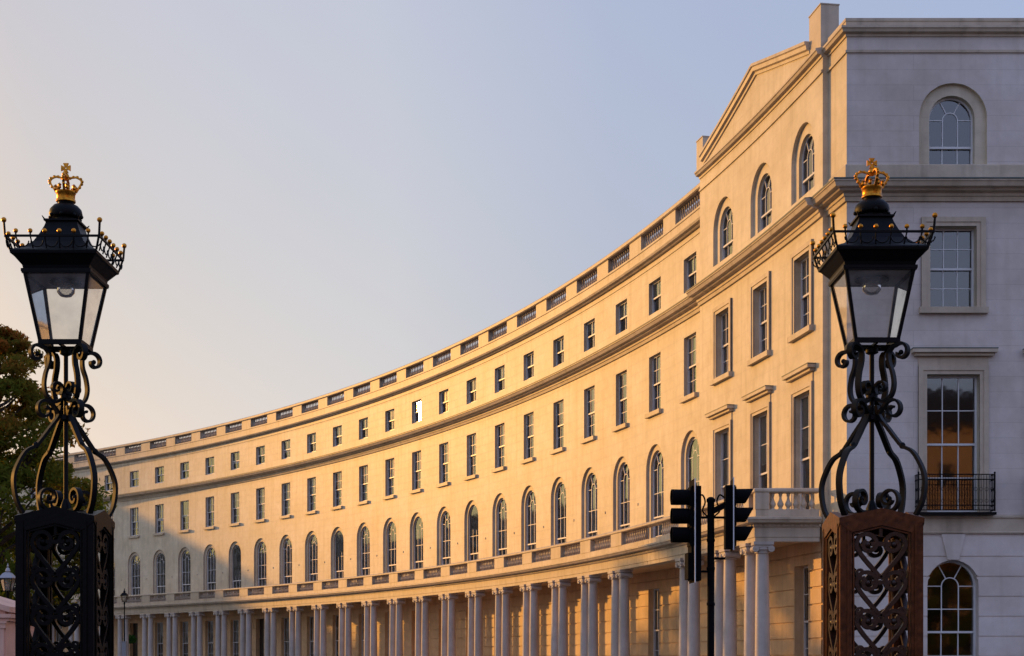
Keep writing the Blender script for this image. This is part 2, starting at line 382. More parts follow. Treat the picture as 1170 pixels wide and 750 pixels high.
# ================================================================== CRESCENT TERRACE
terr = thing('crescent_terrace', 'long cream stucco terrace curving away in a concave crescent behind a row of paired columns', 'building', P(.6, 0, 0))
up, gr, rv, seals = MB(), MB(), MB(), MB()
winstuff = MB(); panestuff = MB()
def add_mesh(mb, me, th, o, z):
    n = len(mb.v); ph = th-PI/2; c, s = math.cos(ph), math.sin(ph); bx, by, _ = P(th, o, 0)
    for v in me.vertices: mb.v.append((bx+c*v.co.x-s*v.co.y, by+s*v.co.x+c*v.co.y, z+v.co.z))
    for p in me.polygons: mb.f.append(tuple(n+i for i in p.vertices)); mb.uv.append([(0,0)]*len(p.vertices))
DOORS = {4, 9, 15, 20}
COURSE = [(.17+.50*k, .17+.50*k+.445) for k in range(10)]
for i in range(NB):
    th = TH(i); c = S(th); s0, s1 = S(th+B/2), S(th-B/2)
    if i == 0: s1 = S(TJ)
    o3 = Op(c, .67, 15.42, 16.71); o2 = Op(c, .65, 11.44, 13.72); o1 = Op(c, .98, 5.66, 9.15, True); n1 = Op(c, .72, 5.66, 9.17, True)
    door = i in DOORS
    og = Op(c, .61, .30 if door else 1.0, 4.35)
    wall(up, arcmap, s0, s1, 5.0, 18.05, [o1, o2, o3])
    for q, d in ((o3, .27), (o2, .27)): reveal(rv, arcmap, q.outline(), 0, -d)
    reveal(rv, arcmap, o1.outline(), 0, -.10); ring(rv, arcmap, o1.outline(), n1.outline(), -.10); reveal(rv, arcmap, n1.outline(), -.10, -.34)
    wall(gr, arcmap, s0, s1, 0, 5.05, [og], 0)
    for a, b in COURSE: wall(gr, arcmap, s0, s1, a, min(b, 5.02), [og], .045, lips=.045)
    reveal(gr, arcmap, og.outline(), .045, -.34)
    if i < NV:
        rz = th-PI/2; pick = lambda L: random.choices(L, [5,3,2,1][:len(L)])[0]
        tl = 0. if i == 9 else .004
        place_window(terr, P(th, -.15, 15.42), rz, F3, P3, None if i == 9 else ('blind', pick(BL3)), 0. if i == 9 else .006)
        place_window(terr, P(th, -.15, 11.44), rz, F2, P2, ('blind', pick(BL2)) if random.random() < .85 else ('curtain', CU2), .006, SI2, 0.0)
        place_window(terr, P(th, -.20, 5.66), rz, FA, PA, ('curtain', CUA) if random.random() < .55 else None, .006)
        if door:
            d = MB(); d.box(-.61, .61, 0, .06, 0, 2.6); d.box(-.61, .61, -.01, .08, 2.6, 2.68); d.box(-.61, .61, .02, .05, 2.68, 4.05)
            for px in (-.3, .3):
                for pz in (.25, 1.0, 1.75): d.box(px-.2, px+.2, -.02, 0, pz, pz+.55)
            dd = link('door', d, simple('black_door_paint', (.012,.012,.014), .3), terr, P(th, -.26, .30), rz)
            k = MB(); k.ball((.48, -.04, 1.05), .035); link('handle', k, M_gold, dd, (0,0,0), 0, True)
        else:
            place_window(terr, P(th, -.18, 1.0), rz, FG, PG, ('blind', random.choice(BLG)) if random.random() < .3 else ('curtain', CUG), .006)
    else:
        for me, o, z in ((F3, -.25, 15.42), (F2, -.25, 11.44), (FA, -.33, 5.66), (FG, -.25, 1.0)): add_mesh(winstuff, me, th, o, z)
        for me, o, z in ((P3, -.25, 15.42), (P2, -.25, 11.44), (PA, -.33, 5.66), (PG, -.25, 1.0)): add_mesh(panestuff, me, th, o, z)
    # wall ties beside the arches
    tz = MB()
    for k in range(1):
        rv.box(-.05, .05, -.03, 0, 7.86, 7.96, lambda x, y, z, t=th+B/2: (lambda q: (q[0], q[1], z))(P(t-x/R, -y, 0)))
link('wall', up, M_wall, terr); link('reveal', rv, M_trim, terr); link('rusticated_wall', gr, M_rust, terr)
ws = link('window', winstuff, M_frame, terr); ws['kind'] = 'stuff'
ps = link('pane', panestuff, M_pane, ws, (0,0,0), 0); ps.location = (0,0,0); ps.location = Vector((0,0,0))
allT = steps(TMX, TJ)
ist = arcst(allT, 0)
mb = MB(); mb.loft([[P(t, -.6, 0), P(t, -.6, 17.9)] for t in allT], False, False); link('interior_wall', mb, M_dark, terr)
PC = [(-.02,14.36),(.07,14.36),(.09,14.47),(.13,14.49),(.14,14.58),(.30,14.60),(.33,14.66),(.46,14.67),(.50,14.78),(.53,14.80),(.53,14.86),(-.02,14.94)]
PCF = [(-.02,14.945),(.52,14.865),(.55,14.84),(.55,14.88),(-.02,14.965)]
SC = [(-.02,15.06),(.04,15.06),(.04,15.16),(-.02,15.19)]
mb = MB(); sweep(mb, PC, ist); link('cornice', mb, M_trim, terr)
mb = MB(); sweep(mb, PCF, ist); link('flashing', mb, M_lead, terr)
PU = [(-.02,17.28),(.03,17.28),(.03,17.32),(-.02,17.33)]
mb = MB(); sweep(mb, PU, ist); link('string_course', mb, M_trim, terr)
PU2 = [(-.02,17.50),(.10,17.50),(.14,17.56),(.25,17.58),(.28,17.66),(.28,17.70),(-.02,17.76)]
mb = MB(); sweep(mb, PU2, ist); link('upper_cornice', mb, M_trim, terr)
mb = MB(); sweep(mb, [(-.28,17.7),(.10,17.72),(.10,18.10),(.13,18.12),(.13,18.2),(-.28,18.2)], ist)
sweep(mb, [(-.30,18.80),(.15,18.80),(.19,18.84),(.19,18.96),(.15,19.01),(-.30,19.01)], ist)
link('parapet', mb, M_trim, terr)
for i in range(NB):
    th = TH(i)
    if i == 0:
        link('baluster_row', BALP, M_bal, terr, P(th, -.06, 18.2), th-PI/2)
    else: link('baluster_row', BALP, M_bal, terr, P(th, -.06, 18.2), th-PI/2)
    mb = MB(); mb.box(-.66, .66, -.12, .26, 18.2, 18.81); link('pedestal', mb, M_trim, terr, P(th+B/2, 0, 0), th+B/2-PI/2)
mb = MB(); mb.loft([[P(t, -.28, 18.0), P(t, -.8, 18.0), P(t, -1.25, 18.95), P(t, -12, 18.95), P(t, -12, 0)] for t in allT], False, False); link('roof', mb, M_slate, terr)
# portico
PE = [(-.42,4.93),(0,4.93),(0,5.05),(.025,5.06),(.025,5.33),(.06,5.345),(.06,5.43),(.12,5.44),(.28,5.46),(.31,5.53),(.34,5.545),(.34,5.60),(-.02,5.66),(-.02,5.86),(-.42,5.86)]
PRAIL = [(-.36,6.345),(-.01,6.345),(.03,6.37),(.03,6.43),(0,6.47),(-.36,6.47)]
OB = 2.3
TP = .2298
pst = arcst(steps(TMX, TP), OB)
mb = MB(); sweep(mb, PE, pst); link('entablature', mb, M_trim, terr)
mb = MB(); sweep(mb, PRAIL, pst); link('handrail', mb, M_trim, terr)
mb = MB()
mb.loft([[P(t, OB-.42, 5.03), P(t, -.05, 5.03), P(t, -.05, 5.62), P(t, OB-.42, 5.62)] for t in steps(TMX, TP)]); link('portico_ceiling', mb, M_rust, terr)
mb = MB(); mb.loft([[P(t, OB+.5, 0), P(t, -.05, 0), P(t, -.05, .17), P(t, OB+.5, .17)] for t in steps(TMX, TP)]); link('portico_floor', mb, M_floor, terr)
def toothed(t0, t1):
    out = []; n = int((t1-t0)*R/.13)
    for k in range(n):
        t = t1-(t1-t0)*k/n; w = .065/R
        for tt, o in ((t, .055), (t-1e-6, .10), (t-w, .10), (t-w-1e-6, .055)):
            out.append([P(tt, OB+q, z) for q, z in ((.03, 5.355), (o, 5.355), (o, 5.427), (.03, 5.427))])
    return out
mb = MB(); mb.loft(toothed(TP, .43))
link('dentil_course', mb, M_trim, terr)
for i in range(NB):
    t = TH(i)+B/2
    column(terr, t-.0033); column(terr, t+.0033)
    mb = MB(); mb.box(-.63, .63, .0, .34, 5.86, 6.346); link('pedestal', mb, M_trim, terr, P(t, OB, 0), t-PI/2)
    link('baluster_row', BALQ, M_bal, terr, P(TH(i), OB-.17, 5.86), TH(i)-PI/2)

wst = thing('crescent_terrace', 'opposite half of the stucco crescent, far out beyond the left edge of the lawns', 'building', P(1.95, 0, 0))
up, gl_ = MB(), MB()
for i in range(47, 72):
    th = TH(i); c = S(th); s0, s1 = S(th+B/2), S(th-B/2)
    ops = [Op(c, .67, 15.42, 16.71), Op(c, .65, 11.44, 13.72), Op(c, .72, 5.66, 9.17, True), Op(c, .61, 1.0, 4.35)]
    wall(up, arcmap, s0, s1, 0, 18.9, ops)
    for q in ops: reveal(up, arcmap, q.outline(), 0, -.27)
wt = steps(TH(71)+B/2, TH(47)-B/2)
gl_.loft([[P(t, -.26, .2), P(t, -.26, 18.5)] for t in wt], False, False); up.loft([[P(t, -.01, 18.9), P(t, -11, 18.9), P(t, -11, 0)] for t in wt], False, False)
for t in (wt[0], wt[-1]): up.face([P(t, 0, 0), P(t, -11, 0), P(t, -11, 18.9), P(t, 0, 18.9)])
link('wall', up, M_wall, wst); o_ = link('window', gl_, M_slate, wst)
for nm, pr in (('cornice', PC), ('upper_cornice', PU2)):
    mb = MB(); sweep(mb, pr, arcst(wt, 0)); link(nm, mb, M_trim, wst)
mb = MB(); sweep(mb, PE, arcst(wt, OB)); mb.loft([[P(t, OB-.42, 5.03), P(t, -.05, 5.03), P(t, -.05, 5.62), P(t, OB-.42, 5.62)] for t in wt]); link('entablature', mb, M_trim, wst)

# ================================================================== END PAVILION
pav = thing('end_pavilion', 'four storey cream stucco end pavilion with pediment and shaded flat end wall', 'building', P(.17, -6, 0))
up, rv, gr = MB(), MB(), MB()
s0, s1 = S(TJ), S(TM)
A3 = (1.0, 15.45, 16.62); A3i = (.66, 15.45, 16.64)
R2 = (.65, 11.39, 13.67); R1 = (.70, 5.66, 9.52)
pops, pg = [], []
for t in PAVT:
    c = S(t); pops += [Op(c, A3[0], A3[1], A3[2], True), Op(c, *R2), Op(c, *R1)]; pg.append(Op(c, .6, 1.0, 4.35))
wall(up, arcmap, s0, s1, 5.0, 19.1, pops, PV)
wall(up, arcmap, s1, S(TC), 0.0, 19.5, [], ST)
# side of the break
for z0, z1 in ((0, 19.1),):
    up.face([P(TM, PV, z0), P(TM, ST, z0), P(TM, ST, z1), P(TM, PV, z1)]); up.face([P(TJ, PV, z0), P(TJ, -.1, z0), P(TJ, -.1, 19.6), P(TJ, PV, 19.6)])
ECX = [12.36, 15.5, 18.64]
XC = P(TC, ST)[0]
eops, eg = [], []
for x in ECX:
    eops += [Op(x, .95, 15.41, 16.74, True), Op(x, .65, 11.39, 13.67), Op(x, .74, 5.66, 9.52)]; eg.append(Op(x, .72, .9, 3.6, True))
ue, ge = MB(), MB(); wall(ue, endmap, XC, XB, 5.05, 19.5, eops, 0)
for q in pops+eops:
    mp, o = (endmap, 0) if q in eops else (arcmap, PV)
    if q.arch:
        hi = .64 if q in eops else .66
        n1 = Op(q.c, hi, q.zb, q.zt+(.0 if q in eops else .02), True)
        reveal(rv, mp, q.outline(), o, o-.12); ring(rv, mp, q.outline(), n1.outline(), o-.12); reveal(rv, mp, n1.outline(), o-.12, o-.38)
    else: reveal(rv, mp, q.outline(), o, o-.36)
wall(gr, arcmap, s0, s1, 0, 5.05, pg, PV)
for a, b in COURSE: wall(gr, arcmap, s0, s1, a, min(b, 5.02), pg, PV+.045, lips=.045)
for q in pg: reveal(gr, arcmap, q.outline(), PV+.045, PV-.34)
wall(ge, endmap, XC, XB, 0, 5.06, eg, -.03)
EC = [1.60-.56*2+.56*k for k in range(8)]
for a in EC:
    wall(ge, endmap, XC, XB, a+.035, min(a+.56, 5.02), eg, 0, lips=.03)
wall(ge, endmap, XC, XB, 0, .5, eg, .04)
for q in eg: reveal(ge, endmap, q.outline(), 0, -.40)
# keystones with cut joints on the end wall
for x in ECX:
    ky = MB()
    pts = [(x-.16, 4.33), (x+.16, 4.33), (x+.33, 5.04), (x-.33, 5.04)]
    ky.loft([[(a, YE-.045, z) for a, z in pts], [(a, YE+.05, z) for a, z in pts]]); link('keystone', ky, M_gfend, pav)

n0 = len(up.v); up.v += rv.v; up.f += [tuple(i+n0 for i in f) for f in rv.f]; up.uv += rv.uv
link('wall', up, M_wall, pav); link('end_wall', ue, M_wallend, pav); link('rusticated_wall', ge, M_gfend, pav); link('rusticated_wall', gr, M_rust, pav); pass
# interior, roof
it = MB()
sts = [(lambda o, z: (P(TC, ST)[0]+1.2-0*o, YE+1.0, z))]
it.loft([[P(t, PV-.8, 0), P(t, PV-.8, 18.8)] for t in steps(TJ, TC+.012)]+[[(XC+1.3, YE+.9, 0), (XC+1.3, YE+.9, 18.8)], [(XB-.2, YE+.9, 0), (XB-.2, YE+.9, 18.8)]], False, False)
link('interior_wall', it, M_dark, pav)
rf = MB()
rst = [(XC, XB)] ; prev = None
lines = [((XC+.05, YE+.05, 18.9), (XB, YE+.05, 18.9))]+[(P(t, PV-.2, 18.9), P(t, -11.8, 18.9)) for t in steps(TC+.003, TJ)]
rf.loft([list(l) for l in lines], False, False)
rf.face([(XB, YE, 0), (XB, YE, 19.5), P(TC, -12, 19.5), P(TC, -12, 0)])
link('roof', rf, M_slate, pav)
bw = MB(); bw.loft([[(p[0], p[1], 0), (p[0], p[1], 19.4)] for p in [P(t, -12.1) for t in steps(TC, TJ)]], False, False)
bw.face([P(TJ, PV, 18.0), P(TJ, -12, 18.0), P(TJ, -12, 19.4), P(TJ, PV, 19.4)])
link('rear_wall', bw, M_wall, pav)
# cornices: pavilion front, then corner strip and round on to the end wall
def both(prof):
    mb = MB(); sweep(mb, prof, arcst(steps(TJ, TM), PV))
    sweep(mb, prof, arcst(steps(TM+.0002, TC+.004), ST)+[cornerst(ST, YE), linst(XB, YE)])
    return mb
link('cornice', both(PC), M_trim, pav); link('flashing', both(PCF), M_lead, pav)
link('upper_cornice', both([(-.02,18.98),(.04,18.98),(.05,19.05),(.16,19.07),(.19,19.14),(.22,19.16),(.22,19.22),(-.02,19.27)]), M_trim, pav)
link('string_course', both([(-.02,18.53),(.045,18.53),(.05,18.60),(-.02,18.63)]), M_trim, pav)
mb = MB(); sweep(mb, [(-.3,14.95),(.05,14.95),(.05,15.37),(.03,15.40),(-.3,15.40)], arcst(steps(TM, TC+.004), ST)+[cornerst(ST, YE), linst(XB, YE)])
link('sill_band', mb, M_trim, pav)
mb = MB(); sweep(mb, [(-.02,5.06),(.05,5.06),(.06,5.10),(.05,5.12),(.05,5.48),(.09,5.5),(.09,5.56),(-.02,5.58)], [cornerst(ST, YE), linst(XB, YE)])
link('storey_band', mb, M_trim, pav)
mb = MB(); sweep(mb, [(-.3,19.25),(.03,19.25),(.03,19.40),(.05,19.41),(.05,19.49),(-.3,19.49)], arcst(steps(TM, TC+.004), ST)+[cornerst(ST, YE), linst(XB, YE)])
link('parapet', mb, M_trim, pav)
# pediment
TL, TA, TR = .2268, .1897, .1553
zr = lambda t: 19.74+(21.02-19.74)*(TL-t)/(TL-TA) if t > TA else 19.82+(21.02-19.82)*(t-TR)/(TA-TR)
pt = steps(TL, TA)+steps(TA, TR)[1:]
mb = MB(); mb.loft([[P(t, PV, 19.2), P(t, PV, zr(t)-.05), P(t, PV-.5, zr(t)-.05), P(t, PV-.5, 19.0)] for t in pt]); 
pd = link('pediment', mb, M_wall, pav)
mb = MB(); mb.loft([[P(t, PV+o, zr(t)+dz) for o, dz in ((-.52,-.04),(-.52,0),(.2,0),(.2,-.09),(.16,-.12),(.14,-.24),(.06,-.27),(.05,-.36),(-.02,-.36))] for t in pt])
link('raking_cornice', mb, M_trim, pd)
for t0, t1, zt in ((TR+.0004, TM+.0006, 20.54), (.2318, .2272, 20.42)):
    w = abs(t1-t0)*R; mb = MB(); mb.box(-w/2, w/2, -.03, .52, 19.2, zt); mb.box(-w/2-.02, w/2+.02, -.05, .54, zt, zt+.03)
    link('pedestal_block', mb, M_trim, pav, P((t0+t1)/2, PV, 0), (t0+t1)/2-PI/2)
# pavilion windows
FP3, PP3 = arch_frame_mesh(.66, 1.19, .5, 1), arch_pane_mesh(.66, 1.19, .5)
FE3, PE3 = arch_frame_mesh(.64, 1.33, .42, 1), arch_pane_mesh(.64, 1.33, .42)
F2e, P2e = frame_mesh(1.30, 2.28, 3, 2), pane_mesh(1.30, 2.28)
F1e, P1e = frame_mesh(1.40, 3.86, 2, 2), pane_mesh(1.40, 3.86)
F1w, P1w = frame_mesh(1.48, 3.86, 3, 2), pane_mesh(1.48, 3.86)
FGe, PGe = arch_frame_mesh(.72, 2.7, .52, 2), arch_pane_mesh(.72, 2.7, .52)
BL1 = blind_mesh(1.4, 3.86, .42); CU1 = curtain_mesh(1.4, 3.86)
def architrave(parent, x, hw, zb, zt, mp, o, hood=False, sill=True, wd=.25):
    """frame moulding round an opening, s = wall coordinate"""
    def bxx(mb, a, b, z0, z1, o0, o1): mb.box(a, b, o0, o1, z0, z1, lambda p, q, r: mp(p, r, o+q))
    mb = MB()
    for k, (w, pr) in enumerate(((wd, .045), (wd*.55, .075))):
        w0 = hw+.012*(1-k)
        a = hw if k == 0 else hw+wd*.45
        b = hw+wd
        for sg in (-1, 1): bxx(mb, min(x+sg*a, x+sg*b), max(x+sg*a, x+sg*b), zb, zt+(b-hw if k == 0 else b-hw), -.03, pr-(.0 if k == 0 else 0))
        bxx(mb, x-a, x+a, zt+(a-hw), zt+(b-hw), -.03, pr)
    if sill: bxx(mb, x-hw-wd-.06, x+hw+wd+.06, zb-.17, zb-.003, -.2, .15)
    if hood:
        bxx(mb, x-hw-wd-.0, x+hw+wd, zt+wd+.003, zt+.50, -.03, .035)
        bxx(mb, x-hw-wd-.12, x+hw+wd+.12, zt+.50, zt+.58, -.03, .16)
        bxx(mb, x-hw-wd-.2, x+hw+wd+.2, zt+.582, zt+.68, -.03, .26)
    link('window_surround', mb, M_trim, parent)
    if hood:
        m2 = MB(); bxx(m2, x-hw-wd-.21, x+hw+wd+.21, zt+.683, zt+.71, -.03, .27); link('flashing', m2, M_lead, parent)
def railing_mesh(w, h):
    mb = MB(); y = -.34
    def side(f, L):
        n = int(L/.075)
        for k in range(n+1):
            x = L*k/n; mb.box(-.006, .006, -.006, .006, .03, h-.02, lambda a, b, c: f(x, a, b, c))
        for k in range(int(L/.15)):
            x = L*(k+.5)/int(L/.15)
            mb.tube([f(x+.045*math.cos(2*PI*j/10), 0, 0, h*.60+.05*math.sin(2*PI*j/10)) for j in range(11)], .006, 5)
            mb.tube([f(x+.045*math.cos(2*PI*j/10), 0, 0, h*.28+.05*math.sin(2*PI*j/10)) for j in range(11)], .006, 5)
        for z in (.03, .16, h-.14, h-.0):
            mb.box(0, L, -.014, .014, z-.014, z+.014, lambda a, b, c: f(a, 0, b, c))
    side(lambda x, a, b, c: (-w/2+x+a, y+b, c), w)
    side(lambda x, a, b, c: (-w/2+b, y+x+a, c), -y); side(lambda x, a, b, c: (w/2+b, y+x+a, c), -y)
    for x in (-w/2, w/2):
        mb.box(x-.018, x+.018, y-.018, y+.018, 0, h+.03); mb.ball((x, y, h+.05), .03, 8, 5)
    return mb
for t in PAVT:
    rz = t-PI/2; c = S(t)
    place_window(pav, P(t, PV-.22, 15.45), rz, FP3, PP3, None, .004)
    place_window(pav, P(t, PV-.18, 11.39), rz, F2e, P2e, ('blind', BL2[0]), .004)
    place_window(pav, P(t, PV-.18, 5.66), rz, F1e, P1e, ('blind', BL1) if t < .2 else ('curtain', CU1), .004)
    place_window(pav, P(t, PV-.25, 1.0), rz, FG, PG, ('curtain', CUG), .004)
    architrave(pav, c, *R2, arcmap, PV); architrave(pav, c, *R1, arcmap, PV, True, False, .22)
for x in ECX:
    place_window(pav, (x, YE+.30, 15.41), 0, FE3, PE3, None, 0)
    place_window(pav, (x, YE+.25, 11.39), 0, F2e, P2e, None, 0)
    place_window(pav, (x, YE+.25, 5.66), 0, F1w, P1w, None, 0)
    place_window(pav, (x, YE+.30, .9), 0, FGe, PGe, None, 0)
    architrave(pav, x, .65, 11.39, 13.67, endmap, 0); architrave(pav, x, .74, 5.66, 9.52, endmap, 0, True, False, .24)
    rl = railing_mesh(2.12, 1.02); b = link('balcony_railing', rl, M_iron, pav, (x, YE, 5.66))
    sb = MB(); sb.box(-1.1, 1.1, -.38, -.092, 5.56, 5.63); sb.box(-1.1, 1.1, -.088, -.03, 5.585, 5.63); link('balcony_slab', sb, M_iron, pav, (x, YE, 0))
# pavilion portico, returning at its end to the wall
YR = 43.62
pth = steps(TP-.0002, .1535)
rst = arcst(pth, OB)+[cornerst(OB, YR), linst(8.86, YR)]
mb = MB(); sweep(mb, PE, rst); link('entablature', mb, M_trim, pav)
mb = MB(); sweep(mb, PRAIL, rst); link('handrail', mb, M_trim, pav)
def slab(z0, z1, oo, mat, name, yy):
    mb = MB()
    L = [[P(t, oo, z0), P(t, PV-.05, z0), P(t, PV-.05, z1), P(t, oo, z1)] for t in pth[:-1]]
    xo = P(th_at_y(oo, yy), oo)[0]; L.append([(xo, yy, z0), (8.9, yy, z0), (8.9, yy, z1), (xo, yy, z1)])
    mb.loft(L); link(name, mb, mat, pav)
slab(5.03, 5.62, OB-.42, M_rust, 'portico_ceiling', YR+.3); slab(0, .17, OB+.5, M_floor, 'portico_floor', YR-.3)
mb = MB(); tl_ = toothed(.1490, TP-.0003)
xc0 = P(th_at_y(OB+.06, YR-.06), OB+.06)[0]
for k in range(15):
    x = xc0+.04+k*.13
    for xx, o in ((x, .055), (x+1e-4, .10), (x+.065, .10), (x+.0651, .055)):
        tl_.append([(xx, YR-q, z) for q, z in ((.03, 5.355), (o, 5.355), (o, 5.427), (.03, 5.427))])
mb.loft(tl_)
link('dentil_course', mb, M_trim, pav)
XR = P(th_at_y(OB, YR), OB)[0]
for t in (.2003, .1737): column(pav, t-.0033); column(pav, t+.0033)
for (x, y) in ((XR+.24, YR+.2), ): 
    c = link('column', COLM, M_col, pav, (x, y, .17), 0); link('capital', CAPM, M_col, c, (0,0,4.42), 0, True)
column(pav, .1555)
for t, w in ((.2003, 1.26), (.1737, 1.26), (.1550, .5)):
    mb = MB(); mb.box(-w/2, w/2, .0, .34, 5.86, 6.346); link('pedestal', mb, M_trim, pav, P(t, OB, 0), t-PI/2)
mb = MB(); mb.box(XR+.0, XR+.40, YR+0.0, YR+.34, 5.86, 6.346); link('pedestal', mb, M_trim, pav)
for t, w in ((.2130, 2.3), (.1870, 2.3), (.1640, 1.8)):
    m = balrow_mesh(w, .5, .22, .09); m.polygons.foreach_set('use_smooth', [True]*len(m.polygons)); link('baluster_row', m, M_trim, pav, P(t, OB-.17, 5.86), t-PI/2)
mr = 8.80-XR-.40; m = balrow_mesh(mr-.04, .5, .22, .095); m.polygons.foreach_set('use_smooth', [True]*len(m.polygons))
link('baluster_row', m, M_trim, pav, (XR+.40+mr/2, YR+.17, 5.86), 0)

# ================================================================== GATE PIERS WITH LANTERNS
def ribbon_rz(mb, pts, ang, w, t):
    """(r, z) curve in the vertical plane at angle ang"""
    ca, sa = math.cos(ang), math.sin(ang)
    mb.ribbon([(r*ca, r*sa, z) for r, z in pts], (-sa, ca, 0), w, t)
def heart(mb, T, zc):
    w = .030
    for sg in (-1, 1):
        half = smoothcurve([(0, -.165, 0), (.055, -.10, 0), (.135, -.005, 0), (.182, .075, 0), (.165, .145, 0)], 5)
        pts = [(p.x, p.y) for p in half][:-1]+spiral((.098, .088), .086, .024, .70, .70+PI*2.15, 24)
        mb.ribbon([T(sg*x, 0, zc+z) for x, z in pts], T(0, 1, 0, True), .042, .030)
        mb.ball(T(sg*.098, 0, zc+.088), .026, 8, 5)
        small = spiral((.150, -.125), .045, .016, -2.3, -2.3+PI*1.6, 12)
        mb.ribbon([T(sg*x, 0, zc+z) for x, z in small], T(0, 1, 0, True), .034, .020)
    mb.box(-.075, .075, -.022, .022, zc+.075, zc+.105, lambda x, y, z: T(x, y, z))
def gate_lamp(name, loc, label, M_p):
    t = thing(name, label, 'lamp', loc, 'gate piers with crowned lanterns')
    H = .31
    # stone footing
    mb = MB(); mb.box(-.42, .42, -.42, .42, 0, .16); link('footing', mb, M_trim, t, local=True)
    fr = MB()
    for sx in (-1, 1):
        for sy in (-1, 1):
            a, b = sorted((sx*H, sx*(H-.088))); c, d = sorted((sy*H, sy*(H-.088)))
            fr.box(a, b, c, d, .16, 2.62)
    def side(ang):
        ca, sa = math.cos(ang), math.sin(ang)
        def T(x, y, z, vec=False):
            yy = y if vec else y-H; return (x*ca-yy*sa, x*sa+yy*ca, 0 if vec else z)
        return T
    for k in range(4):
        T = side(k*PI/2)
        e = H-.088
        # gabled head
        o1 = [(-H-.004, 2.60), (-H-.004, 2.640), (0, 2.712), (H+.004, 2.640), (H+.004, 2.60), (e, 2.53), (0, 2.585), (-e, 2.53)]
        for q in ((0,1,2,6,7), (6,2,3,4,5)):
            fr.loft([[T(o1[i][0], -.006-(.0012*(k % 2)), o1[i][1]) for i in q], [T(o1[i][0], .05, o1[i][1]) for i in q]])
        # inner mouldings
        for sg in (-1, 1):
            fr.ribbon([T(sg*(e-.014), .02, z) for z in (.3, 2.525)], T(0,1,0,True), .03, .012)
            fr.ribbon([T(sg*(e+.030), -.004, z) for z in (.2, 2.60)], T(0,1,0,True), .016, .014)
            fr.ribbon([T(sg*x, .02, z) for x, z in ((e-.014, 2.522), (0, 2.572))], T(0,1,0,True), .03, .012)
        for z in (.16, ):
            fr.box(-e, e, .01, .06, z, z+.12, lambda x, y, z: T(x, y, z))
    link('pier_frame', fr, M_p, t, local=True)
    cp = MB()
    for k in range(4):
        T = side(k*PI/2)
        for sg in (-1, 1): cp.face([T(sg*(H-.005), .004, 2.632), T(0, .004, 2.704), (0, 0, 2.70)])
    link('pier_cap', cp, M_iron if M_p is not M_brown else M_brown, t, local=True)
    for k in range(4):
        T = side(k*PI/2); pm = MB()
        for j in range(8): heart(pm, lambda x, y, z, vec=False: T(x, y if vec else y+.035, z, vec), 2.355-.287*j)
        pm.box(-.012, .012, -.012, .012, 2.50, 2.57, lambda x, y, z: T(x, y+.035, z))
        link('scroll_panel', pm, M_scrollb if M_p is M_brown else M_p, t, local=True, smooth=45)
    st = MB(); st.tube([(0,0,2.68), (0,0,3.985)], .019, 10); st.lathe([(.05,2.69),(.045,2.74),(.02,2.8)], 10)
    for z, r in ((3.43,.055), (3.60,.045), (3.945,.05)): st.lathe([(.02,z-.03),(r,z-.015),(r,z+.015),(.02,z+.03)], 10)
    link('stem', st, M_iron, t, local=True, smooth=40)
    for k in range(4):
        an = PI/4+k*PI/2; mb = MB()
        low = smoothcurve([(.375,0,2.665),(.425,0,2.75),(.450,0,2.86),(.447,0,2.96),(.405,0,3.06),(.345,0,3.145),(.265,0,3.19),(.215,0,3.245),(.14,0,3.34),(.07,0,3.43),(.045,0,3.52)], 5)
        ribbon_rz(mb, [(p.x, p.z) for p in low], an, .046, .024)
        mb.ball(tuple((.262*math.cos(an), .262*math.sin(an), 3.195)), .026, 8, 5)
        # middle outward scroll
        mid = [(.035,3.46),(.06,3.56)]
        sp = spiral((.185, 3.475), .085, .022, 2.7, 2.7-PI*2.4, 30)
        ribbon_rz(mb, [(.04, 3.42), (.07, 3.47)]+sp, an, .046, .020)
        # upper bracket: rises, bellies out, curls outward under the lantern
        upc = smoothcurve([(.03,0,3.58),(.10,0,3.545),(.165,0,3.58),(.192,0,3.66),(.180,0,3.755),(.150,0,3.84),(.150,0,3.915),(.190,0,3.962)], 5)
        ribbon_rz(mb, [(p.x, p.z) for p in upc][:-1]+spiral((.252, 3.900), .076, .024, 2.25, 2.25-PI*1.75, 24), an, .046, .022)
        mb.ball((.252*math.cos(an), .252*math.sin(an), 3.900), .02, 8, 5)
        # small inner scroll below it
        ribbon_rz(mb, [(.02, 3.60)]+spiral((.085, 3.655), .060, .016, 3.9, 3.9-PI*2.1, 22), an, .042, .017)
        # foot scroll by the stem
        ribbon_rz(mb, [(.03, 2.70), (.10, 2.705)]+spiral((.150, 2.80), .098, .026, -1.9, -1.9+PI*2.5, 34), an, .046, .020)
        mb.ball((.150*math.cos(an), .150*math.sin(an), 2.80), .024, 8, 5)
        link('scroll_bracket', mb, M_iron, t, local=True, smooth=50)
    # lantern
    lf = MB(); zb, zt = 3.99, 4.515; hb, ht = .158, .254
    for sx in (-1, 1):
        for sy in (-1, 1):
            lf.loft([[(sx*h+a*.013, sy*h+b*.013, z) for a, b in ((-1,-1),(1,-1),(1,1),(-1,1))] for h, z in ((hb, zb), (ht, zt))])
    for h, z0, z1, w in ((hb, zb-.012, zb+.024, .016), (ht, zt-.012, zt+.016, .02)):
        for sg in (-1, 1):
            a, b = sorted((sg*(h+w), sg*(h-w))); lf.box(-h-w, h+w, a, b, z0, z1); lf.box(a, b, -h+w, h-w, z0, z1)
    lf.box(-.16, .16, -.010, .010, 3.972, 3.99); lf.box(-.010, .010, -.16, .16, 3.970, 3.988)
    ln = link('lantern_frame', lf, M_iron, t, local=True)
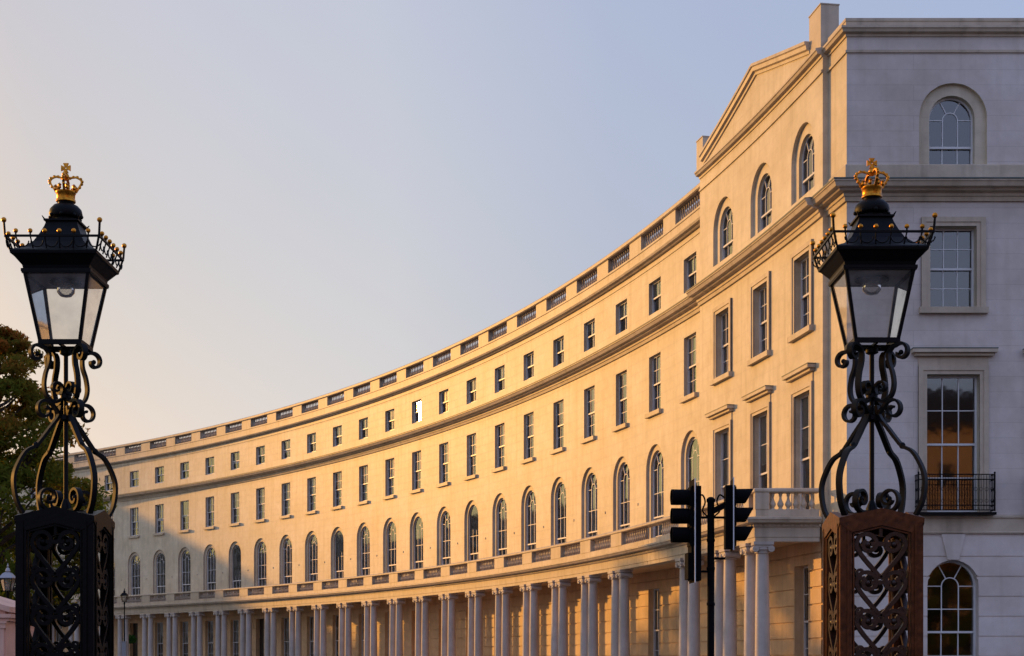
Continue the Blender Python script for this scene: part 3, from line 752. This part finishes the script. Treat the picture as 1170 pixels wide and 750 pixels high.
    for k in range(4):
        T4 = lambda x, y, z, a=k*PI/2: (x*math.cos(a)-y*math.sin(a), x*math.sin(a)+y*math.cos(a), z)
        g = MB(); g.face([T4(-hb+.01, -hb, zb+.02), T4(hb-.01, -hb, zb+.02), T4(ht-.01, -ht, zt), T4(-ht+.01, -ht, zt)]); link('pane', g, M_lglass, ln, local=True)
    bl = MB(); bl.lathe([(.028,4.50),(.125,4.495),(.13,4.482),(.10,4.48),(.06,4.475)], 16); lh = link('lamp_holder', bl, M_iron, ln, local=True, smooth=40)
    gb = MB(); gb.lathe([(.058,4.478),(.075,4.45),(.07,4.41),(.045,4.382),(.005,4.372)], 14); link('lamp_globe', gb, M_bulb, ln, local=True, smooth=60)
    rp = MB(); rp.box(-.238, .238, -.238, .238, 4.503, 4.509); link('reflector', rp, M_white, ln, local=True)
    r2 = math.sqrt(2)
    ev = MB()
    ev.lathe([(h*r2, z) for h, z in ((.24,4.511),(.278,4.513),(.278,4.535),(.264,4.54),(.270,4.562),(.325,4.625),(.342,4.635),(.346,4.655),(.335,4.668),(.26,4.705),(.20,4.765),(.160,4.84),(.134,4.90),(.124,4.935),(.140,4.94),(.140,4.953),(.095,4.962))], 4, sq=True)
    rf = link('lantern_roof', ev, M_iron, t, local=True)
    dm = MB(); dm.lathe([(.085,4.955),(.088,4.983),(.125,4.995),(.134,5.02),(.126,5.055),(.098,5.085),(.06,5.10),(.065,5.12)], 18)
    for k in range(8):
        a = 2*PI*k/8; dm.ball((.128*math.cos(a), .128*math.sin(a), 4.998), .016, 7, 4)
    link('roof_dome', dm, M_iron, rf, local=True, smooth=50)
    for sx, sy in ((-1,-1),(1,-1),(1,1),(-1,1)):
        cr = MB()
        cr.loft([[(sx*(.130+k*.009)+a*(.009-.003*k), sy*(.130+k*.009)+b*(.009-.003*k), 4.945+.014*k) for a, b in ((-1,-1),(1,-1),(1,1),(-1,1))] for k in range(3)])
        link('roof_crest', cr, M_iron, rf, local=True)
    # gallery
    ga = MB(); gg = []
    for k in range(4):
        T4 = lambda x, y, z, a=k*PI/2: (x*math.cos(a)-y*math.sin(a), x*math.sin(a)+y*math.cos(a), z)
        hb2, ht2 = .342, .372
        ga.tube([T4(-hb2, -hb2, 4.66), T4(-ht2, -ht2, 4.77), T4(-ht2-.006, -ht2-.006, 4.865)], .0095, 6)
        gg.append((T4(-ht2-.006, -ht2-.006, 4.875), .021))
        ga.ribbon([T4(-ht2, -ht2, 4.757), T4(ht2, -ht2, 4.757)], T4(0, 1, 0), .014, .016)
        n = 6
        for j in range(n):
            x = -ht2+2*ht2*(j+.75)/(n+.5); xb = x*hb2/ht2
            ga.tube([T4(x, -ht2, 4.760), T4(x, -ht2, 4.787)], .007, 5); gg.append((T4(x, -ht2, 4.795), .0185))
            ga.tube([T4(x, -ht2, 4.755), T4((x+xb)/2, -(ht2+hb2)/2, 4.71), T4(xb, -hb2, 4.67)], .006, 5)
            w = ht2*2/(n+.5)/2*.86
            ga.tube([T4(x+w+w*math.cos(PI+PI*q/8), -ht2+.014-.02*math.sin(PI*q/8)*0, 4.722-.045*math.sin(PI*q/8)+.0) for q in range(9)], .0055, 5)
    gal = link('gallery', ga, M_iron, t, local=True, smooth=50)
    for p, r in gg:
        b = MB(); b.ball(p, r, 9, 6); link('gilt_ball', b, M_gold, gal, local=True, smooth=80)
    # crown
    cw = MB(); z0 = 5.113
    cw.lathe([(.07,z0),(.078,z0+.005),(.078,z0+.02),(.072,z0+.025),(.074,z0+.065),(.080,z0+.07),(.080,z0+.085),(.07,z0+.088)], 18)
    for k in range(8):
        a = 2*PI*k/8+PI/8
        cw.lathe([(.004,0),(.016,.012),(.012,.026),(.018,.036),(.003,.05)], 6, (.080*math.cos(a), .080*math.sin(a), z0+.085))
    for k in range(4):
        a = k*PI/2+PI/4*.0+.12
        pts = smoothcurve([(.080,0,z0+.08),(.110,0,z0+.13),(.124,0,z0+.158),(.112,0,z0+.184),(.075,0,z0+.200),(.035,0,z0+.192),(.006,0,z0+.178)], 4)
        ribbon_rz(cw, [(p.x, p.z) for p in pts], a, .020, .012)
        for p in pts[3:-2:3]: cw.ball(((p.x+.006)*math.cos(a), (p.x+.006)*math.sin(a), p.z+.003), .013, 7, 4)
    crown = link('crown', cw, M_gold, t, local=True, smooth=50)
    ob = MB(); ob.ball((0,0,z0+.205), .027, 10, 7)
    ob.lathe([(.010, z0+.225), (.012, z0+.245)], 8)
    zc = z0+.270
    for a in range(4):
        an = a*PI/2; ca, sa = math.cos(an), math.sin(an)
        q = [(-.008, .006), (.008, .006), (.022, .038), (-.022, .038)]
        ob.loft([[(u*ca-v*sa, -.009, zc+u*sa+v*ca) for u, v in q], [(u*ca-v*sa, .009, zc+u*sa+v*ca) for u, v in q]])
    link('orb_cross', ob, M_gold, crown, local=True, smooth=40)
    return t
gate_lamp('gate_lamp', (2.757, 11.60, 0), 'black crowned lantern on scrolled stand above a reddish brown openwork iron pier', M_brown)
gl2 = gate_lamp('gate_lamp', (-3.565, 12.10, 0), 'black crowned lantern on scrolled stand above a black openwork iron pier beside the tree', M_bblack); gl2.scale = (.982, .982, 1.023)

# ================================================================== TRAFFIC LIGHTS
tl = thing('traffic_light', 'black traffic light pole carrying two signal heads turned left and right', 'traffic light', (3.02, 23.0, 0))
mb = MB(); mb.tube([(0,0,0), (0,0,3.96)], .054, 16); mb.lathe([(.054,3.95),(.066,3.955),(.066,4.0),(.03,4.03)], 14)
for z in (2.38, 2.92, 3.35): mb.lathe([(.054,z),(.064,z+.005),(.064,z+.045),(.054,z+.05)], 14)
link('pole', mb, M_sigblk, tl, local=True, smooth=40)
def head(sx, xb, n, z_top, rz, cut):
    """sx: side the lamps face"""
    z1 = z_top; z0 = z_top-.31*n-.02 if n == 3 else z_top-1.43
    b = MB()
    b.box(0, .15, -.155, .155, z0, z1)
    for k in range(n if n < 4 else 3):
        zc = z1-.16-.305*k; b.box(.145, .165, -.14, .14, zc-.14, zc+.14)
    if n == 4: b.box(.145, .20, -.15, .15, z0+.02, z0+.42)
    T = lambda p: (sx*p[0]+xb, p[1], p[2])
    b.v = [T(p) for p in b.v]
    hd = link('signal_head', b, M_sigblk, tl, (0,0,0), rz, True)
    bd = MB(); bd.box(.105, .117, -.24, .24, z0-.03, z1+.10); bd.v = [T(p) for p in bd.v]; link('backing_board', bd, M_sigblk, hd, local=True)
    be = MB(); be.box(.103, .119, -.256, -.242, z0-.035, z1+.105); be.box(.103, .119, .242, .256, z0-.035, z1+.105); be.v = [T(p) for p in be.v]; link('board_edge', be, M_white, hd, local=True)
    for k in range(3):
        zc = z1-.16-.285*k; v = MB(); r = .118; L = .27; m = 18
        rings = []
        for xx, rr, cu in ((.16, r, 0), (.16+L, r*1.02, cut), (.16+L, r*.95, cut), (.165, r*.93, 0)):
            rings.append([])
            for j in range(m+1):
                a = -.30*PI+1.6*PI*j/m if cut else 2*PI*j/m
                low = max(0, -math.sin(a)) if cut else 0
                low = (1-math.sin(a))/2 if cut else 0
                rings[-1].append((xx-low*cu*(xx-.16)/L, rr*math.cos(a), zc+rr*math.sin(a)))
        v.loft(rings, False, False); v.v = [T(p) for p in v.v]; link('visor', v, M_sigblk, hd, local=True, smooth=40)
        l = MB(); l.lathe([(.001,.012),(.06,.009),(.1,0)], 16, (0,0,0), caps=False); l.v = [T((.166+p[2], p[0], zc+p[1])) for p in l.v]
        link('lens', l, simple('signal_lens', ((.05,.006,.005),(.06,.03,.004),(.004,.04,.02))[k], .15), hd, local=True, smooth=60)
head(-1, -.175, 4, 4.185, .06, 0)
head(1, .21, 3, 4.195, -.05, .13)
mb = MB()
for sg in (-1, 1):
    mb.tube(smoothcurve([(sg*.21,0,4.02),(sg*.13,-.02,4.06),(sg*.09,-.03,3.95),(sg*.13,-.04,3.82),(sg*.055,0,3.74)], 5), .013, 6)
    mb.tube([(sg*.05,0,3.72),(sg*.22,0,3.72)], .018, 8); mb.tube([(sg*.05,0,3.10 if sg > 0 else 2.9),(sg*.22,0,3.10 if sg > 0 else 2.9)], .018, 8)
mb.box(.03, .20, -.09, -.02, 3.80, 3.90, lambda x, y, z: (x, y, z+.5*(x-.1)))
link('bracket_cables', mb, M_sigblk, tl, local=True, smooth=40)

# ================================================================== SMALL STREET LAMPS
def small_lamp(name, label, loc, H, s, glassy=True):
    t = thing(name, label, 'street lamp', loc, None)
    mb = MB(); mb.lathe([(.11*s,0),(.11*s,.5),(.08*s,.6),(.055*s,.7),(.04*s,H-.15),(.06*s,H-.1),(.06*s,H-.06),(.03*s,H)], 12); link('post', mb, M_iron, t, local=True, smooth=40)
    lf = MB(); hb, ht, z0, z1 = .12*s, .2*s, H, H+.42*s
    for sx in (-1, 1):
        for sy in (-1, 1): lf.loft([[(sx*h+a*.012, sy*h+b*.012, z) for a, b in ((-1,-1),(1,-1),(1,1),(-1,1))] for h, z in ((hb, z0), (ht, z1))])
    for h, z in ((hb, z0), (ht, z1)):
        for sg in (-1, 1):
            a, b = sorted((sg*(h+.016), sg*(h-.016))); lf.box(-h-.016, h+.016, a, b, z-.012, z+.012); lf.box(a, b, -h+.016, h-.016, z-.012, z+.012)
    fr = link('lantern_frame', lf, M_iron, t, local=True)
    g = MB()
    for k in range(4):
        T4 = lambda x, y, z, a=k*PI/2: (x*math.cos(a)-y*math.sin(a), x*math.sin(a)+y*math.cos(a), z)
        g.face([T4(-hb, -hb, z0), T4(hb, -hb, z0), T4(ht, -ht, z1), T4(-ht, -ht, z1)])
    link('pane', g, M_lglass, fr, local=True)
    gl = MB(); gl.lathe([(.02,z0+.02),(.05*s,z0+.08*s),(.05*s,z0+.25*s),(.02,z0+.3*s)], 10); link('mantle', gl, M_bulb, fr, local=True, smooth=60)
    rf = MB(); r2 = math.sqrt(2)
    rf.lathe([(h*r2*s, z1+z*s) for h, z in ((.225,.0),(.225,.02),(.13,.16),(.07,.20))], 4, sq=True); rf.lathe([(.07*s,z1+.2*s),(.09*s,z1+.24*s),(.06*s,z1+.32*s),(.02*s,z1+.36*s),(.035*s,z1+.40*s),(.005,z1+.50*s)], 10)
    link('lantern_roof', rf, M_grey if s > .9 else M_iron, t, local=True)
    return t
small_lamp('street_lamp', 'old street lamp with pale metal lantern roof standing behind the white lodge', (-16.65, 50, 0), 3.78, 1.0)
l2 = small_lamp('street_lamp', 'slim black street lamp on tall thin post in front of the far columns', (-19.2, 75, 0), 4.35, .72)
mb = MB(); mb.box(-.11, .11, -.10, .06, 1.35, 2.35); mb.box(-.13, .13, -.12, .08, 2.35, 2.38); mb.box(-.085, .085, -.108, -.10, 1.75, 2.28)
link('control_box', mb, M_grey, l2, local=True)

# ================================================================== LODGE
lg = thing('park_lodge', 'low white lodge with a small pediment at the foot of the tree', 'lodge', (-15.6, 40.5, 0))
LX0, LX1, LY0, LY1 = -3.1, 2.9, -2.5, .4
M_lodge = stucco('lodge_stucco', (.86, .50, .37), False, grime=.88)  # warm glow from the facade put into the lodge's pink colour
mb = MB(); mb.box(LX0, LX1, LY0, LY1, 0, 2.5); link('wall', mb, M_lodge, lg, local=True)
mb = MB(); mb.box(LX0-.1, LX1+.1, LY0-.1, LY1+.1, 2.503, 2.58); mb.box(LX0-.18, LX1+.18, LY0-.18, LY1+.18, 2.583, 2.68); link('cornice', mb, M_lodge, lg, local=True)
mb = MB(); 
for y0, y1, k in ((LY0-.05, LY1, 0), (LY0-.18, LY0-.06, 1)):
    pts = [(LX0, 2.683), (LX1, 2.683), (LX1, 2.86), (0, 3.62), (LX0, 2.86)] if k == 0 else None
    if pts: mb.loft([[(x, y0, z) for x, z in pts], [(x, y1, z) for x, z in pts]])
for sg in (-1, 1):
    q = [(sg*(LX1+.15), 2.72), (sg*(LX1+.15), 2.86), (0, 3.76), (0, 3.60)]
    mb.loft([[(x, LY0-.2, z) for x, z in q], [(x, LY1+.1, z) for x, z in q]])
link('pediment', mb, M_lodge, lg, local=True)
mb = MB()
for x in (-2.9, -1.2, .9, 2.45):
    mb.box(x, x+.42, LY0-.08, LY0-.002, 0, 2.32); mb.box(x-.05, x+.47, LY0-.11, LY0-.002, 2.323, 2.44); mb.box(x-.08, x+.5, LY0-.14, LY0-.002, 2.443, 2.50)
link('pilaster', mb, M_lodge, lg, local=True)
mb = MB(); mb.box(-.6, .7, LY0-.05, LY0-.002, .1, 2.1); link('door', mb, M_iron, lg, local=True)

# ================================================================== HANGING BASKET
hb = thing('hanging_basket', 'green trailing plant hanging in front of a dark ground floor window', 'plant', P(.7755, 1.4, 2.80))
mb = MB(); mb.lathe([(.02,-.12),(.2,-.02),(.30,.16),(.31,.18)], 12)
for k in range(3):
    a = 2*PI*k/3; mb.tube([(.3*math.cos(a), .3*math.sin(a), .18), (0,0,1.3)], .008, 5)
mb.tube([(0,0,1.28), (0,0,2.28)], .008, 5); link('basket', mb, M_iron, hb, local=True)

# ================================================================== TREES
def leafmat(name, c0, c1, c2, tr=.35):
    m, nt, b, N, L = newmat(name); nt.nodes.remove(b)
    at = N('ShaderNodeAttribute'); at.attribute_name = 'tone'; r = N('ShaderNodeValToRGB'); e = r.color_ramp.elements
    e[0].color = (*c0, 1); e[1].color = (*c2, 1); k = e.new(.55); k.color = (*c1, 1)
    L(at.outputs['Fac'], r.inputs['Fac'])
    d = N('ShaderNodeBsdfDiffuse'); t = N('ShaderNodeBsdfTranslucent'); mx = N('ShaderNodeMixShader'); mx.inputs['Fac'].default_value = tr
    L(r.outputs['Color'], d.inputs['Color']); L(r.outputs['Color'], t.inputs['Color']); L(d.outputs[0], mx.inputs[1]); L(t.outputs[0], mx.inputs[2])
    L(mx.outputs[0], nt.nodes['Material Output'].inputs['Surface']); return m
M_leaf = leafmat('park_leaves', (.12,.165,.022), (.20,.165,.026), (.42,.135,.030), .6)
M_leaf2 = leafmat('basket_leaves', (.04,.14,.03), (.07,.24,.05), (.14,.30,.07))
M_bark = simple('bark', (.055,.042,.032), .9, var=.4, scale=9, bump=.6)
def leaves(name, centers, tones, size, mat, parent):
    n = len(centers); c = np.asarray(centers); a = rng.normal(size=(n,3)); a /= np.linalg.norm(a, axis=1)[:,None]
    b = rng.normal(size=(n,3)); b -= a*(a*b).sum(1)[:,None]; b /= np.linalg.norm(b, axis=1)[:,None]
    sz = size*rng.uniform(.6, 1.35, n)[:,None]; L = a*sz; W = b*sz*.36
    v = np.empty((n,4,3)); v[:,0] = c-L; v[:,1] = c+W-L*.1; v[:,2] = c+L; v[:,3] = c-W-L*.1
    m = bpy.data.meshes.new(name); m.vertices.add(n*4); m.vertices.foreach_set('co', v.reshape(-1))
    m.loops.add(n*4); m.loops.foreach_set('vertex_index', np.arange(n*4)); m.polygons.add(n); m.polygons.foreach_set('loop_start', np.arange(n)*4)
    at = m.attributes.new('tone', 'FLOAT', 'FACE'); at.data.foreach_set('value', np.asarray(tones, dtype=np.float32)); m.update(); m.validate()
    return link(name, m, mat, parent, local=True)
def tree(label, loc, H, prof, nleaf, nblob, size, seed, group=None, autumn=.5, bias=0., z0=None):
    """prof: [(height fraction, radius)] of the crown"""
    global rng; rng = np.random.default_rng(seed); rd = random.Random(seed)
    t = thing('tree', label, 'tree', loc, group)
    fz = [p[0]*H for p in prof]; fr = [p[1] for p in prof]
    tk = MB(); tk.tube([(0,0,0), (.05,.03,H*.2), (-.06,.05,H*.45), (.05,-.04,H*.7), (0,0,H*.93)], [.42*H/14,.34*H/14,.25*H/14,.14*H/14,.03], 10)
    blobs = []
    for k in range(nblob):
        z = fz[0]+(fz[-1]-fz[0])*(rd.random()**.85); r = np.interp(z, fz, fr); a = rd.uniform(0, 2*PI)
        q = r*math.sqrt(rd.uniform(.25, 1.0)); c = (q*math.cos(a), q*math.sin(a), z)
        blobs.append((c, rd.uniform(.5, 1.2)*(.36+.115*r), rd.random()))
        if k % 2 == 0:
            zb = max(H*.15, z-q*.75); tk.tube([(0, 0, zb), (c[0]*.5, c[1]*.5, zb+(z-zb)*.4), c], [.10*H/14, .055*H/14, .012], 5)
    link('trunk', tk, M_bark, t, local=True, smooth=60)
    cs, ts = [], []; per = nleaf//nblob
    for c, r, tn in blobs:
        d = rng.normal(size=(per,3)); d /= np.linalg.norm(d, axis=1)[:,None]
        rr = r*rng.uniform(0.15, 1.12, per)**.6
        p = np.array(c)+d*rr[:,None]*np.array([1.15,1.15,.62]); cs.append(p)
        ts.append(np.clip(tn*.55+rng.normal(0,.12,per)+autumn*(p[:,2]/H)**2*1.1-.16+bias, 0, 1))
    leaves('crown', np.concatenate(cs), np.concatenate(ts), size, M_leaf, t)
    return t
tree('tall leafy park tree with reddish upper leaves beside the left lantern', (-20.1, 58, 0), 14.2,
     [(.18,3.0),(.33,4.2),(.48,4.6),(.62,3.9),(.75,2.8),(.86,2.3),(.95,1.6),(1.0,.5)], 56000, 230, .13, 23)
GT = [(-35, 83, 14.2), (-41.5, 92, 14.6), (-29.5, 77, 12.4), (-48, 101, 15)]
for k, (x, y, h) in enumerate(GT):
    tree('spreading garden tree standing left of the lodge, out among the lawns', (x, y, 0), h,
         [(.2,2.0),(.4,3.6),(.6,3.8),(.8,2.9),(1.0,.8)], 16000, 60, .2, 40+k, 'garden trees left of the lodge')
rng = np.random.default_rng(3)
n = 700; d = rng.normal(size=(n,3)); d /= np.linalg.norm(d, axis=1)[:,None]
leaves('foliage', d*np.array([.50,.50,.34])*rng.uniform(.4,1.1,n)[:,None]+np.array([0,0,.22]), rng.random(n), 0.10, M_leaf2, hb)

# ================================================================== HOUSES ACROSS THE ROAD (seen in the end wall's glass)
oh = thing('brick_terrace', 'tan brick terrace across the road behind the viewer, mirrored in the end windows', 'building', (40, -40, 0))
mb = MB(); mb.box(-30, 30, -9, 0, 0, 20.5); link('wall', mb, stucco('tan_brick', (.66,.38,.15), True, .22, .075, .8), oh, local=True)
mb = MB(); mb.loft([[(x, -9.3, 20.51), (x, .3, 20.51), (x, .3, 20.9), (x, -2.4, 24.2), (x, -6.6, 24.2), (x, -9.3, 20.9)] for x in (-30.3, 30.3)]); link('roof', mb, M_slate, oh, local=True)
mb = MB()
for x in np.arange(-24, 25, 4.0):
    for z in (4.6, 8.2, 11.8, 15.6): mb.box(x-.55, x+.55, .005, .05, z, z+1.9)
link('window', mb, M_dark, oh, local=True)

for k, (x, y, h) in enumerate([(29, -29, 10.5), (35, -31, 9.5), (41, -30, 11), (47.5, -31, 10), (32, -25, 8.5), (37.5, -26, 8.5)]):
    tree('street tree standing in front of the brick terrace across the road', (x, y, 0), h,
         [(.15,1.8),(.4,3.4),(.65,3.2),(.85,2.2),(1.0,.7)], 9000, 45, .24, 60+k, 'street trees before the brick terrace')

# ================================================================== GROUND
M_asph = simple('asphalt', (.05,.05,.052), .85, var=.25, scale=30, bump=.3)
M_pave = simple('paving', (.27,.26,.24), .8, var=.2, scale=4, bump=.2)
M_grass = simple('lawn', (.06,.085,.03), .9, var=.4, scale=2)
mb = MB(); mb.face([(-1500,-1500,0), (1500,-1500,0), (1500,1500,0), (-1500,1500,0)]); struct('ground', mb, M_asph)
ths = steps(TMX+.5, TC-.02, .01)
mb = MB(); mb.loft([[P(t, 2.8, .004), P(t, 5.4, .12), P(t, 5.4, .0)] for t in ths], False, False); struct('pavement', mb, M_pave)
mb = MB(); mb.face([P(t, 16, .02) for t in steps(TMX+2, .32, .03)]); struct('lawn', mb, M_grass)

# ================================================================== LIGHT, SKY, CAMERA
gp = Vector(P(TH(9), -.15, 16.25)); gn = Vector((-math.cos(TH(9)), -math.sin(TH(9)), 0)); gc = (Vector((0,0,1.6))-gp).normalized()
SUN = (2*gn.dot(gc)*gn-gc).normalized()      # low sun that the top windows mirror to the viewer
el = math.asin(SUN.z); az = math.atan2(SUN.x, SUN.y)
w = bpy.data.worlds.new('World'); scene.world = w; w.use_nodes = True; nt = w.node_tree
bg = nt.nodes['Background']; sky = nt.nodes.new('ShaderNodeTexSky'); sky.sky_type = 'NISHITA'; sky.sun_disc = False
sky.sun_elevation = el; sky.sun_rotation = az; sky.altitude = 0; sky.air_density = 1.0; sky.dust_density = 1.6; sky.ozone_density = 1.6
# evening veil: pale towards the sun, bluer on the far side of the sky
tc = nt.nodes.new('ShaderNodeTexCoord'); dt = nt.nodes.new('ShaderNodeVectorMath'); dt.operation = 'DOT_PRODUCT'; dt.inputs[1].default_value = SUN
nt.links.new(tc.outputs['Generated'], dt.inputs[0])
mr_ = nt.nodes.new('ShaderNodeMapRange'); mr_.interpolation_type = 'SMOOTHSTEP'; mr_.inputs['From Min'].default_value = -.35; mr_.inputs['From Max'].default_value = .55
nt.links.new(dt.outputs['Value'], mr_.inputs['Value'])
mr_.interpolation_type = 'LINEAR'; mr_.inputs['From Min'].default_value = -1; mr_.inputs['From Max'].default_value = 1
vc = nt.nodes.new('ShaderNodeValToRGB'); e = vc.color_ramp.elements; K = 1/.15
def stop(p, c): x = e.new((p+1)/2); x.color = (*c, 1)
e[0].position = .0; e[0].color = (.31, .41, .88, 1); e[1].position = 1; e[1].color = (1, 1, 1, 1)
stop(-.35, (.31, .41, .88)); stop(.35, (.285, .38, .72)); stop(.57, (.30, .382, .71)); stop(.68, (.385, .45, .745)); stop(.77, (.36, .425, .725)); stop(.82, (.335, .40, .70)); stop(.88, (.40, .41, .66)); stop(.95, (.85, .68, .62))
nt.links.new(mr_.outputs['Result'], vc.inputs['Fac'])
vk = nt.nodes.new('ShaderNodeVectorMath'); vk.operation = 'SCALE'; vk.inputs['Scale'].default_value = K; nt.links.new(vc.outputs['Color'], vk.inputs[0])
cn = nt.nodes.new('ShaderNodeTexNoise'); cn.inputs['Scale'].default_value = 2.2; cn.inputs['Detail'].default_value = 4; nt.links.new(tc.outputs['Generated'], cn.inputs['Vector'])
cr_ = nt.nodes.new('ShaderNodeMapRange'); cr_.inputs['From Min'].default_value = .3; cr_.inputs['From Max'].default_value = .7; cr_.inputs['To Min'].default_value = .975; cr_.inputs['To Max'].default_value = 1.025
nt.links.new(cn.outputs['Fac'], cr_.inputs['Value'])
veil = nt.nodes.new('ShaderNodeVectorMath'); veil.operation = 'MULTIPLY_ADD'; veil.inputs[1].default_value = (.66, .38, -.12)
nt.links.new(sky.outputs[0], veil.inputs[0]); nt.links.new(vk.outputs[0], veil.inputs[2])
cl_ = nt.nodes.new('ShaderNodeVectorMath'); cl_.operation = 'MAXIMUM'; cl_.inputs[1].default_value = (.02, .02, .50*K)
mn_ = nt.nodes.new('ShaderNodeVectorMath'); mn_.operation = 'MINIMUM'; mn_.inputs[1].default_value = (1.5*K, 1.2*K, 1.2*K)
nt.links.new(veil.outputs[0], mn_.inputs[0]); nt.links.new(mn_.outputs[0], cl_.inputs[0])
sc_ = nt.nodes.new('ShaderNodeVectorMath'); sc_.operation = 'SCALE'; nt.links.new(cl_.outputs[0], sc_.inputs[0]); nt.links.new(cr_.outputs['Result'], sc_.inputs['Scale'])
nt.links.new(sc_.outputs[0], bg.inputs['Color']); bg.inputs['Strength'].default_value = .15
sl = bpy.data.lights.new('sun', 'SUN'); sl.energy = 2.5; sl.angle = math.radians(.9); sl.color = (1, .45, .08)
so = bpy.data.objects.new('sun', sl); COL.objects.link(so); so.rotation_euler = (-SUN).to_track_quat('-Z', 'Y').to_euler()
cam = bpy.data.cameras.new('camera'); cam.sensor_width = 36; cam.lens = 1730/1170*36; cam.shift_y = (751-375)/1170; cam.clip_end = 4000; cam.clip_start = .1
co = bpy.data.objects.new('camera', cam); COL.objects.link(co); co.location = (0,0,1.6); co.rotation_euler = (PI/2, 0, 0)
scene.camera = co
vs = scene.view_settings; vs.view_transform = 'Standard'; vs.look = 'None'; vs.exposure = 0; vs.gamma = 1
scene.render.engine = 'CYCLES'; cy = scene.cycles
cy.use_denoising = True; cy.max_bounces = 7; cy.transparent_max_bounces = 12; cy.diffuse_bounces = 4; cy.caustics_reflective = False; cy.caustics_refractive = False
cy.sample_clamp_indirect = 4
